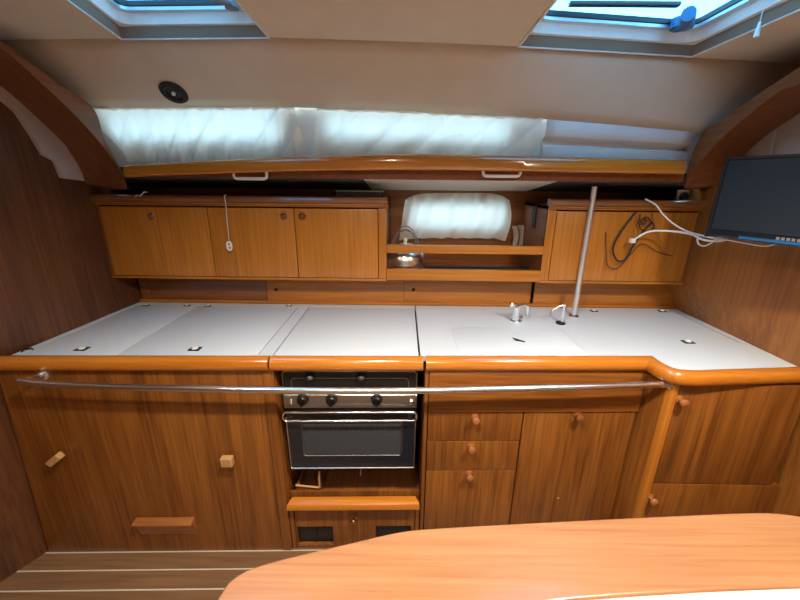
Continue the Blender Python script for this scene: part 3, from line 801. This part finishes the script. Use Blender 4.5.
# vented panel built round the two openings
vb = [(atf(297, 530, 1.235).x, atf(333, 530, 1.235).x), (atf(376, 530, 1.235).x, atf(411, 530, 1.235).x)]
vz1, vz0 = atf(315, 526.5, 1.235).z, atf(315, 548, 1.235).z
vz0 = max(vz0, ZF+.018)
mb = MB(); y0, y1 = 1.235, 1.25
pa_, pb_ = Xa+.02, Xb-.02
mb.box(pa_, vb[0][0], y0, y1, ZF+.004, zp1); mb.box(vb[0][1], vb[1][0], y0, y1, ZF+.004, zp1); mb.box(vb[1][1], pb_, y0, y1, ZF+.004, zp1)
for q in vb: mb.box(q[0], q[1], y0, y1, vz1, zp1); mb.box(q[0], q[1], y0, y1, ZF+.004, vz0)
pn = mb.build('vented_panel', 'front', sb, shear=True)
MB().box(Xa+.001, pa_-.003, 1.228, 1.25, ZF+.004, zp1).build('stile', 'front', sb, shear=True)
MB().box(pb_+.003, Xb-.001, 1.228, 1.25, ZF+.004, zp1).build('stile', 'front', sb, shear=True)
MB().box(Xa+.001, Xb-.001, 1.30, 1.31, ZF+.004, .17).build('inner_back', 'gap', sb, shear=True)
for q in vb:
    mb = MB()
    for i in range(3): 
        x = q[0]+.004+(q[1]-q[0]-.008)*i/2
        mb.box(x-.002, x+.002, 1.246, 1.252, vz0, vz1)
    mb.box(q[0], q[1], 1.253, 1.256, vz0, vz1)
    mb.build('vent_grille', 'black', pn, shear=True, label='dark square vent grille')
p = atf(354, 518, 1.23)
MB().lathe([(0, 0), (.014, 0), (.014, .003), (.006, .006), (.006, .014), (.011, .018), (.012, .026), (.007, .031), (0, .032)], (p.x, 1.2348, p.z), (0, -1, 0), 20).build('knob', 'brass', sb, shear=True, label='small brass knob')
# small open wooden tray on the shelf
p = atf(303, 494, 1.245)
tb = thing('folding_trivet', (p.x, 1.29, .191), 'small open wooden box with a metal rim lying on the shelf under the stove', 'box', shear=True)
MB().box(-.445, -.345, 1.275, 1.40, .1915, .2015, .002).build('box_base', 'beam', tb, shear=True)
mb = MB(); mb.box(-.445, -.345, 1.275, 1.283, .2015, .250, .002); mb.box(-.353, -.345, 1.275, 1.40, .2015, .30, .002); mb.box(-.445, -.437, 1.275, 1.40, .2015, .26, .002)
mb.build('box_side', 'beam', tb, shear=True)
MB().tube([V((-.447, 1.273, .262)), V((-.345, 1.272, .250)), V((-.343, 1.272, .335))], .0045, 8).build('rim', 'peg', tb, shear=True)

# stove
so = thing('galley_stove', (-.195, 1.5, .36), 'steel and black glass gimballed galley stove behind the chrome rail', 'stove', shear=True)
sx0, sx1 = -.452, .064; ys = 1.244
zA = .838; zB = atf(350, 390, ys).z; zC1 = atf(350, 394, ys).z; zC0 = atf(350, 407.5, ys).z; zD1 = atf(350, 414.5, ys).z; zD0 = atf(350, 468, ys).z
mb = MB(); bx = (sx0+.006, sx1-.006); c0_, c1_ = atf(303, 440, ys).x-.015, atf(402, 440, ys).x+.015; zt_o = atf(350, 420, ys).z+.012
mb.box(bx[0], c0_, ys+.024, 1.66, zD0+.006, zA-.02); mb.box(c1_, bx[1], ys+.024, 1.66, zD0+.006, zA-.02)
mb.box(c0_, c1_, ys+.024, 1.66, zt_o, zA-.02); mb.box(c0_, c1_, ys+.024, 1.66, zD0+.006, zD0+.05); mb.box(c0_, c1_, 1.60, 1.66, zD0+.05, zt_o)
mb.build('oven_body', 'black', so, shear=True)
# folded glass hob cover with white line
MB().box(sx0+.002, sx1-.002, ys+.004, ys+.03, zC1+.004, zA-.004, .008, 4).build('hob_surround', 'black', so, shear=True)
zl1, zl0 = atf(350, 378.5, ys).z, zC1+.012
mb = MB(); lp = [(sx0+.034, ys+.003, zl0), (sx0+.034, ys+.003, zl1-.015), (sx0+.038, ys+.003, zl1-.004), (sx0+.05, ys+.003, zl1), (sx1-.05, ys+.003, zl1), (sx1-.038, ys+.003, zl1-.004), (sx1-.034, ys+.003, zl1-.015), (sx1-.034, ys+.003, zl0)]
mb.tube(lp, .002, 6).build('surround_line', 'steel', so, shear=True, label='thin bright line around the hob surround')
mb = MB(); lp = [(sx0+.004, ys+.0, zl0-.02), (sx0+.004, ys+.0, zA-.02), (sx0+.014, ys, zA-.010), (sx1-.014, ys, zA-.010), (sx1-.004, ys, zA-.02), (sx1-.004, ys, zl0-.02)]
mb.tube(lp, .003, 8).build('pot_rail', 'steel', so, shear=True)
for px in (310, 361):
    p = atf(px, 377, ys); MB().lathe([(0, 0), (.018, 0), (.02, .004), (.014, .012), (.006, .016), (0, .016)], (p.x, ys-.004, p.z), (0, -.3, 1), 16).build('pot_clamp', 'black', so, shear=True)
MB().box(sx0, sx1, ys-.006, ys+.03, zC0, zC1, .005, 3).build('control_panel', 'steel', so, shear=True, label='brushed steel control panel')
for px in (302, 331, 376.5):
    p = atf(px, 401, ys-.02)
    k = MB().lathe([(0, 0), (.023, 0), (.023, .004), (.019, .007), (.018, .020), (.015, .023), (0, .023)], (p.x, ys-.006, p.z), (0, -1, 0), 24).build('knob', 'black', so, shear=True, label='black control knob')
    MB().box(p.x-.004, p.x+.004, ys-.036, ys-.028, p.z-.018, p.z+.018, .002).build('grip', 'black', k, shear=True)
p = atf(411, 402, ys-.01)
MB().lathe([(0, 0), (.011, 0), (.010, .008), (.006, .012), (0, .012)], (p.x, ys-.006, p.z), (0, -1, 0), 16).build('igniter_button', 'chrome', so, shear=True)
p = atf(291, 402, ys-.01)
MB().box(p.x-.002, p.x+.002, ys-.009, ys-.005, p.z-.010, p.z+.010, .0008).build('gas_mark', 'white2', so, shear=True)
# bar handle
zh = atf(350, 411, ys-.03).z
lp = [(x, ys-.030, z) for x, z in rrect((sx0+sx1)/2, (zC0+zD1)/2-.004, sx1-sx0-.004, zC0-zD1+.006, .014)]
MB().tube(lp, .0042, 10, closed=True).build('bar_handle', 'chrome', so, shear=True)
for a_, b_ in ((sx0+.02, sx0+.035), (sx1-.035, sx1-.02)): MB().box(a_, b_, ys-.030, ys-.003, (zC0+zD1)/2-.012, (zC0+zD1)/2+.004, .002).build('handle_standoff', 'black', so, shear=True)
MB().box(sx0+.004, sx1-.004, ys-.004, ys+.02, zD1-.004, zC0-.002, .002).build('handle_trim', 'black', so, shear=True)
# oven door with window
wx0, wx1 = atf(303, 440, ys).x, atf(402, 440, ys).x; wz1, wz0 = atf(350, 421.5, ys).z, atf(350, 455, ys).z
dr = MB()
for (a, b, c0, c1) in ((sx0+.004, wx0, zD0, zD1-.006), (wx1, sx1-.004, zD0, zD1-.006), (wx0, wx1, zD0, wz0), (wx0, wx1, wz1, zD1-.006)):
    dr.box(a, b, ys-.002, ys+.022, c0, c1)
dr = dr.build('oven_door', 'enamel', so, shear=True)
MB().box(wx0-.004, wx1+.004, ys+.003, ys+.008, wz0-.004, wz1+.004).build('door_glass', 'oglass', dr, shear=True)
q = [(x, ys-.0025, z) for x, z in rrect((wx0+wx1)/2, (wz0+wz1)/2, wx1-wx0, wz1-wz0, .012)]
MB().tube(q, .0012, 6, closed=True).build('window_outline', 'steel', dr, shear=True)
mb = MB(); e = [(sx0+.004, ys-.003, zD1-.008), (sx0+.006, ys-.003, zD0+.003), (sx1-.006, ys-.003, zD0+.003), (sx1-.004, ys-.003, zD1-.008)]
mb.tube(e, .0034, 6).build('door_edge', 'chrome', dr, shear=True)
mb = MB()
for i in range(2): mb.tube([(wx0+.01, ys+.04+.1*i, wz0+.07), (wx1-.01, ys+.04+.1*i, wz0+.07)], .002, 6)
for i in range(18): mb.tube([(wx0+.02+i*.022, ys+.04, wz0+.07), (wx0+.02+i*.022, ys+.26, wz0+.07)], .0012, 5)
mb.build('oven_rack', 'steel', so, shear=True)
# the oven body is solid: open the cavity by moving its front back
p = atf(361, 472, ys+.01)
MB().tube([(p.x, ys+.014, zD0+.004), (p.x, ys+.008, p.z), (p.x-.002, ys+.004, p.z-.012)], .003, 8).build('latch_hook', 'chrome', so, shear=True)
MB().lathe([(0, 0), (.03, 0), (.03, .012), (0, .012)], (sx0+.006, 1.50, .78), (-1, 0, 0), 16).build('gimbal_pivot', 'steel', so, shear=True)
MB().lathe([(0, 0), (.03, 0), (.03, .018), (0, .018)], (sx1-.006, 1.50, .78), (1, 0, 0), 16).build('gimbal_pivot', 'steel', so, shear=True)

# drawer unit and sink cupboard
du = thing('base_cabinet', (.5, 1.5, ZF), 'middle base cabinet with three drawers and a cupboard door under the sink', 'cabinet')
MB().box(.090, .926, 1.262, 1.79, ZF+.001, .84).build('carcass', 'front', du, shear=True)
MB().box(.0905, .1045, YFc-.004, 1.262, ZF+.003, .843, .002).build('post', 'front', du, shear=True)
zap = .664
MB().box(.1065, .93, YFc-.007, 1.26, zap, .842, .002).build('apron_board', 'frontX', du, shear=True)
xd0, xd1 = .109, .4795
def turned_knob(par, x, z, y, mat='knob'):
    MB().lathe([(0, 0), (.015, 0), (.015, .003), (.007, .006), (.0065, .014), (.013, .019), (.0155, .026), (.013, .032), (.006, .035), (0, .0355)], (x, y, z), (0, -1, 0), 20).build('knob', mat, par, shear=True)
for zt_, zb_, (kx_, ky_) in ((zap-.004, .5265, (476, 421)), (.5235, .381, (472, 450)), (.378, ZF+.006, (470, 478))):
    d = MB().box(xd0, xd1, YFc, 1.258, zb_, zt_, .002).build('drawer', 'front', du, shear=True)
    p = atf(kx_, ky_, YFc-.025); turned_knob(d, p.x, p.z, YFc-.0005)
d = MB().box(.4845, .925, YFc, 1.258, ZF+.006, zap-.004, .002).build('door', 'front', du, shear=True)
p = atf(579.5, 418, YFc-.02); turned_knob(d, p.x, p.z, YFc-.0005, 'dark')
p = atf(558, 498, YFc); MB().lathe([(0, 0), (.004, 0), (.004, .002), (0, .003)], (p.x, YFc-.0005, p.z), (0, -1, 0), 10).build('screw_cap', 'peg', d, shear=True)

# right projecting unit
YRU = 1.155
ru = thing('base_cabinet', (1.25, 1.5, ZF), 'right base cabinet projecting forward beside the bulkhead', 'cabinet')
xq = .982
MB().prism([(.931, 1.254, ZF+.001), (xq-.022, YRU+.020, ZF+.001), (xq+.002, YRU+.020, ZF+.001), (1.425, YRU+.020, ZF+.001), (1.425, 1.80, ZF+.001), (.955, 1.80, ZF+.001)], (0, 0, .84-ZF)).build('carcass', 'front', ru)
MB().prism([(xq-.026, YRU+.022, ZF+.002), (xq-.020, YRU+.002, ZF+.002), (xq-.012, YRU-.004, ZF+.002), (xq+.003, YRU-.004, ZF+.002), (xq+.003, YRU+.022, ZF+.002)], (0, 0, .842-ZF), bev=.003).build('corner_post', 'upper', ru)
d = MB().box(xq+.006, 1.445, YRU, YRU+.018, .404, .838, .002).build('door', 'front', ru)
e = MB().box(xq+.006, 1.478, YRU, YRU+.018, ZF+.006, .399, .002).build('drawer', 'front', ru)
def tk(par, px, py):
    p = aty(px, py, YRU-.025)
    MB().lathe([(0, 0), (.015, 0), (.015, .003), (.007, .006), (.0065, .014), (.013, .019), (.0155, .026), (.013, .032), (.006, .035), (0, .0355)], (p.x, YRU-.0005, p.z), (0, -1, 0), 20).build('knob', 'knob', par)
tk(d, 684, 403); tk(e, 654, 502)

# chrome safety rail
yr = 1.150
pr = [(20, 381), (60, 384.5), (150, 387.5), (270, 390), (350, 390.7), (424, 390.3), (540, 388), (640, 385), (664, 383.5)]
pp = [atf(x, y, yr) for x, y in pr]
ry = sum((p.z for p in pp), 0)/len(pp)
cr = thing('safety_rail', (-.2, yr, ry), 'long chrome safety rail across the cabinet fronts and stove', 'rail', shear=True)
sm = smooth(pp, 6); sm[-1] = V((.955, yr, sm[-1].z))
MB().tube(sm, .0125, 16).build('rail_tube', 'chrome', cr, shear=True)
p = pp[0]
MB().tube([(p.x, yr-.002, p.z), (p.x+.002, yr+.03, p.z-.008), (p.x+.004, YFc-.002, p.z-.016)], .009, 12).build('end_bracket', 'chrome', cr, shear=True)
MB().lathe([(0, 0), (.024, 0), (.024, .004), (.016, .010), (0, .010)], (p.x+.004, YFc-.0005, p.z-.016), (0, -1, 0), 20).build('end_flange', 'chrome', cr, shear=True)
p = sm[-1]
MB().lathe([(0, .0), (.022, .0), (.022, .004), (.013, .010), (.012, .03), (0, .03)], (.962, yr+.0, p.z), (-1, -.2, 0), 20).build('end_flange', 'chrome', cr, shear=True)

# ------------------------------------------------------------------ floor details handled in material; table
tbz = .72
tb = thing('saloon_table', (.45, .4, ZF), 'varnished wooden saloon table in the foreground with a white centre', 'table')
oc = [(212, 625), (217, 606), (223, 594), (233, 581), (252, 570), (290, 559), (345, 546), (400, 533.5), (440, 529.5), (520, 525), (600, 520.8), (680, 517), (745, 514.3), (775, 514.3), (800, 517.5), (830, 524)]
O = [atz(x, y, tbz) for x, y in oc]; O = smooth(O, 5)
O2 = [(p.x, p.y) for p in O] + [(1.25, .66), (1.32, .55), (1.32, .12), (-.30, .12), (-.36, .2), (-.372, .4)]
icn = [(420, 625), (500, 606), (560, 598), (600, 594.5), (650, 591), (720, 587), (800, 584), (860, 582)]
I = smooth([atz(x, y, tbz) for x, y in icn], 4)
I2 = [(p.x, p.y) for p in I] + [(1.18, .50), (1.18, .22), (0.02, .22), (0.02, .44)]
# the wooden border is a ring round the laminate
cu = bpy.data.curves.new('border', 'CURVE'); cu.dimensions = '2D'; cu.fill_mode = 'BOTH'
for lp in (O2, I2):
    s_ = cu.splines.new('POLY'); s_.points.add(len(lp)-1); s_.use_cyclic_u = True
    for q, p_ in zip(s_.points, lp): q.co = (p_[0], p_[1], 0, 1)
cu.extrude = .011; cu.bevel_depth = .006; cu.bevel_resolution = 3
tmp = bpy.data.objects.new('b', cu); COL.objects.link(tmp)
me = bpy.data.meshes.new_from_object(tmp); bpy.data.objects.remove(tmp); me.materials.clear(); me.materials.append(M['table'])
for pg in me.polygons: pg.use_smooth = True
me.set_sharp_from_angle(angle=math.radians(30))
bo = bpy.data.objects.new('wooden_border', me); COL.objects.link(bo); bo.parent = tb; bo.location = V((0, 0, tbz-.017))-V(tb.location)
MB().prism([(x, y, tbz-.022) for x, y in I2], (0, 0, .017)).build('white_centre', plain('table_laminate', (.47, .52, .52), .4, var=.015), tb)
MB().box(.0, 1.1, .25, .42, tbz-.04, tbz-.0235, .003).build('bearer', 'beam', tb)
MB().lathe([(0, 0), (.14, 0), (.14, .01), (.05, .03), (.045, .70), (.09, .727), (0, .727)], (.45, .35, ZF)).build('pedestal', 'steel', tb)

# ------------------------------------------------------------------ television
a = aty(716, 197, 1.36); tvh0 = aty(712, 236, 1.36).z; tvh1 = aty(721, 158.5, 1.36).z
bR = aty(800, 197, 1.16)
dirv = V((bR.x-a.x, bR.y-a.y, 0)).normalized(); WTV = .50
tv_n = V((dirv.y, -dirv.x, 0))      # faces the camera side
if tv_n.y > 0: tv_n = -tv_n
C0 = V((a.x, a.y, 0)); 
zR0 = aty(800, 243, bR.y).z; zR1 = aty(800, 151.5, bR.y).z
z0t = (tvh0+zR0)/2; z1t = (tvh1+zR1)/2
tvt = thing('television', C0+dirv*WTV/2+V((0, 0, z0t)), 'flat black television on the right bulkhead showing a dark screen', 'television')
def tvbox(s0, s1, h0, h1, n0, n1, name, mat, par, bev=.003, lab=None):
    mb = MB(); r = bmesh.ops.create_cube(mb.bm, size=1)
    for v in r['verts']:
        s_ = (s0+s1)/2+v.co.x*(s1-s0); n_ = (n0+n1)/2+v.co.y*(n1-n0); h_ = (h0+h1)/2+v.co.z*(h1-h0)
        v.co = C0+dirv*s_+tv_n*n_+V((0, 0, h_))
    if bev: mb._bev(r['verts'], bev, 3)
    return mb.build(name, mat, par, label=lab)
tvbox(0, WTV, z0t, z1t, -.030, 0, 'casing', 'bezel', tvt, .006)
tvbox(.012, WTV-.012, z0t+.026, z1t-.012, 0, .0015, 'screen', 'screen', tvt, .0005)
lo_ = tvbox(.10, .30, z0t-.003, z0t+.010, -.004, .0025, 'light_bar', 'bluehandle', tvt, .002, 'blue translucent strip on the lower edge')  # status light's reflection, drawn as a blue strip
for i in range(7): tvbox(.195+i*.0125, .195+i*.0125+.008, z0t+.010, z0t+.019, .0, .0018, 'lettering', 'grey', tvt, 0)
tvbox(.19, .31, z0t+.08, z0t+.20, -.055, -.029, 'wall_bracket', 'black', tvt, .003)
pB = C0+dirv*.25-tv_n*.05+V((0, 0, z0t+.14)); 
MB().tube([pB, V((1.424, pB.y+.05, pB.z))], .016, 12).build('bracket_arm', 'black', tvt)

# ------------------------------------------------------------------ cables
def cable(nm, pts, r, mat, lab, cat='cable', n=8):
    q = smooth([aty(x, y, Y) for x, y, Y in pts], n)
    return tag(MB().tube(q, r, 8).build(nm, mat), lab, cat)
cable('cable', [(636, 212, 1.70), (628, 222, 1.69), (616, 240, 1.69), (613, 252, 1.69), (618, 261, 1.69), (626, 259, 1.69), (633, 246, 1.68), (643, 232, 1.68), (652, 222, 1.70)], .0042, 'rubber', 'thick black cable hanging in a loop on the right locker door')
cable('cable', [(640, 214, 1.70), (640, 228, 1.695), (648, 232, 1.69), (654, 226, 1.70), (646, 217, 1.70), (638, 224, 1.695)], .003, 'rubber', 'thin dark cable curled around the locker knob')
cable('cable', [(606, 232, 1.71), (606, 250, 1.70), (608, 266, 1.70), (618, 268, 1.70), (630, 255, 1.70), (642, 244, 1.70), (658, 252, 1.70), (672, 256, 1.70)], .0022, 'rubber', 'thinnest brown wire sagging in the widest loop')
w1 = cable('cable', [(633, 240.5, 1.66), (648, 232, 1.64), (668, 231, 1.6), (690, 234, 1.5), (704, 240, 1.43), (720, 241, 1.39), (727, 239, 1.37)], .0042, 'wcable', 'thick white cable arching from its white plug to the television')
p = aty(633, 240.5, 1.66); MB().box(p.x-.014, p.x+.008, p.y-.01, p.y+.01, p.z-.011, p.z+.009, .003).build('plug', 'wcable', w1, label='white plug')
cable('cable', [(645, 199, 1.70), (656, 205, 1.67), (662, 213, 1.64), (671, 222, 1.6), (684, 230, 1.53), (700, 235, 1.45), (722, 240, 1.38)], .0034, 'wcable', 'white cable dropping from the dark locker top toward the television')
cable('cable', [(698, 235, 1.46), (698, 243, 1.45), (704, 246, 1.44), (711, 243, 1.42), (718, 238, 1.41), (728, 240, 1.37), (745, 243, 1.32), (765, 246, 1.27), (779, 243, 1.25)], .003, 'wcable', 'white cable with a small loop running under the television')
# socket
p = aty(683, 196, 1.80)
so_ = thing('socket', (p.x, 1.80, p.z-.03), 'square grey socket in the dark corner above the right locker', 'socket')
MB().box(p.x-.030, p.x+.030, 1.80, 1.812, p.z-.034, p.z+.028, .004).build('socket_plate', 'steel', so_)
MB().lathe([(.010, 0), (.021, 0), (.021, .004), (.014, .006), (.010, .001)], (p.x+.004, 1.7995, p.z-.003), (0, -1, 0), 24).build('socket_ring', 'black', so_)
MB().box(p.x-.028, p.x+.028, 1.812, YB-.001, p.z-.030, p.z+.020, .002).build('socket_box', 'gap', so_)

# hook on a cord in front of the second door
x0_, z0_ = aty(224.5, 195, 1.69).x, aty(224.5, 195, 1.69).z
ck = thing('hook_cord', (x0_, 1.69, zt+.03), 'white cord with a plastic hook hanging before the second locker door', 'cord')
e = aty(229, 240, 1.69)
MB().tube([(x0_, 1.705, zt+.036), (x0_, 1.686, zt+.034), (x0_+.001, 1.688, zt), aty(227, 220, 1.69), e], .0022, 8).build('cord', 'cord', ck)
cc = aty(229.3, 246, 1.69)
mb = MB(); mb.tube([(cc.x+.010*math.cos(t_), 1.69, cc.z+.020*math.sin(t_)) for t_ in [2*pi*k/20 for k in range(20)]], .0045, 8, closed=True)
mb.tube([(cc.x-.008, 1.69, cc.z-.003), (cc.x+.001, 1.69, cc.z), (cc.x+.009, 1.69, cc.z+.008)], .004, 8)
mb.build('hook', 'wcable', ck)
c0 = aty(140, 195, 1.70)
tag(MB().tube([c0+V((-.03, .0, -.012)), c0+V((-.008, -.006, 0)), c0+V((.0, -.004, -.006)), c0+V((.02, 0, .012)), c0+V((.035, .004, .013))], .0024, 8).build('cord_end', 'cord'), 'frayed white cord end on the cornice of the left locker', 'cord')
a_, b_ = aty(336, 190.5, 1.76), aty(383, 191.5, 1.76)
fo = thing('folder', ((a_.x+b_.x)/2, 1.76, zt+.036), 'dark folder with pale green edge lying on top of the left wall locker', 'folder')
MB().box(a_.x, b_.x, 1.76, 1.90, zt+.0345, a_.z-.004, .001).build('pages', 'gap', fo)
MB().box(a_.x, b_.x, 1.757, 1.90, a_.z-.004, a_.z, .001).build('cover', plain('green_card', (.20, .30, .20), .6), fo, label='pale green cover')

# ------------------------------------------------------------------ light
def lamp(x, y, z, power, size, col, aim=(0, 0, -1), spread=150):
    l = bpy.data.lights.new('ceiling_lamp', 'AREA'); l.shape = 'DISK'; l.size = size; l.energy = power; l.color = col; l.spread = math.radians(spread)
    o = bpy.data.objects.new('ceiling_lamp', l); COL.objects.link(o); o.location = (x, y, z)
    o.rotation_euler = V(aim).to_track_quat('-Z', 'Y').to_euler(); return o
WARM = (1.0, .86, .70)
lamp(-.10, .50, 1.93, 15, .09, WARM)
lamp(.85, .50, 1.93, 17, .09, WARM)
lamp(-.95, .30, 1.93, 2.5, .09, WARM)
lamp(.35, -.35, 1.93, 7, .07, WARM)
lamp(-.35, -.60, 1.93, 5, .07, WARM)
wd = bpy.data.worlds.new('World'); S.world = wd; wd.use_nodes = True
wt_ = wd.node_tree; bg = wt_.nodes['Background']
tc = nd(wt_, 'ShaderNodeTexCoord'); sp = nd(wt_, 'ShaderNodeSeparateXYZ'); cr_ = nd(wt_, 'ShaderNodeValToRGB')
wt_.links.new(tc.outputs['Generated'], sp.inputs[0]); wt_.links.new(sp.outputs['Z'], cr_.inputs['Fac'])
cr_.color_ramp.elements[0].color = (.52, .70, .80, 1); cr_.color_ramp.elements[1].color = (.38, .63, .84, 1)
wt_.links.new(cr_.outputs['Color'], bg.inputs['Color']); bg.inputs['Strength'].default_value = 9

S.view_settings.view_transform = 'Standard'; S.view_settings.look = 'None'
S.view_settings.exposure = 0.28; S.view_settings.gamma = 1.0; S.view_settings.use_curve_mapping = False
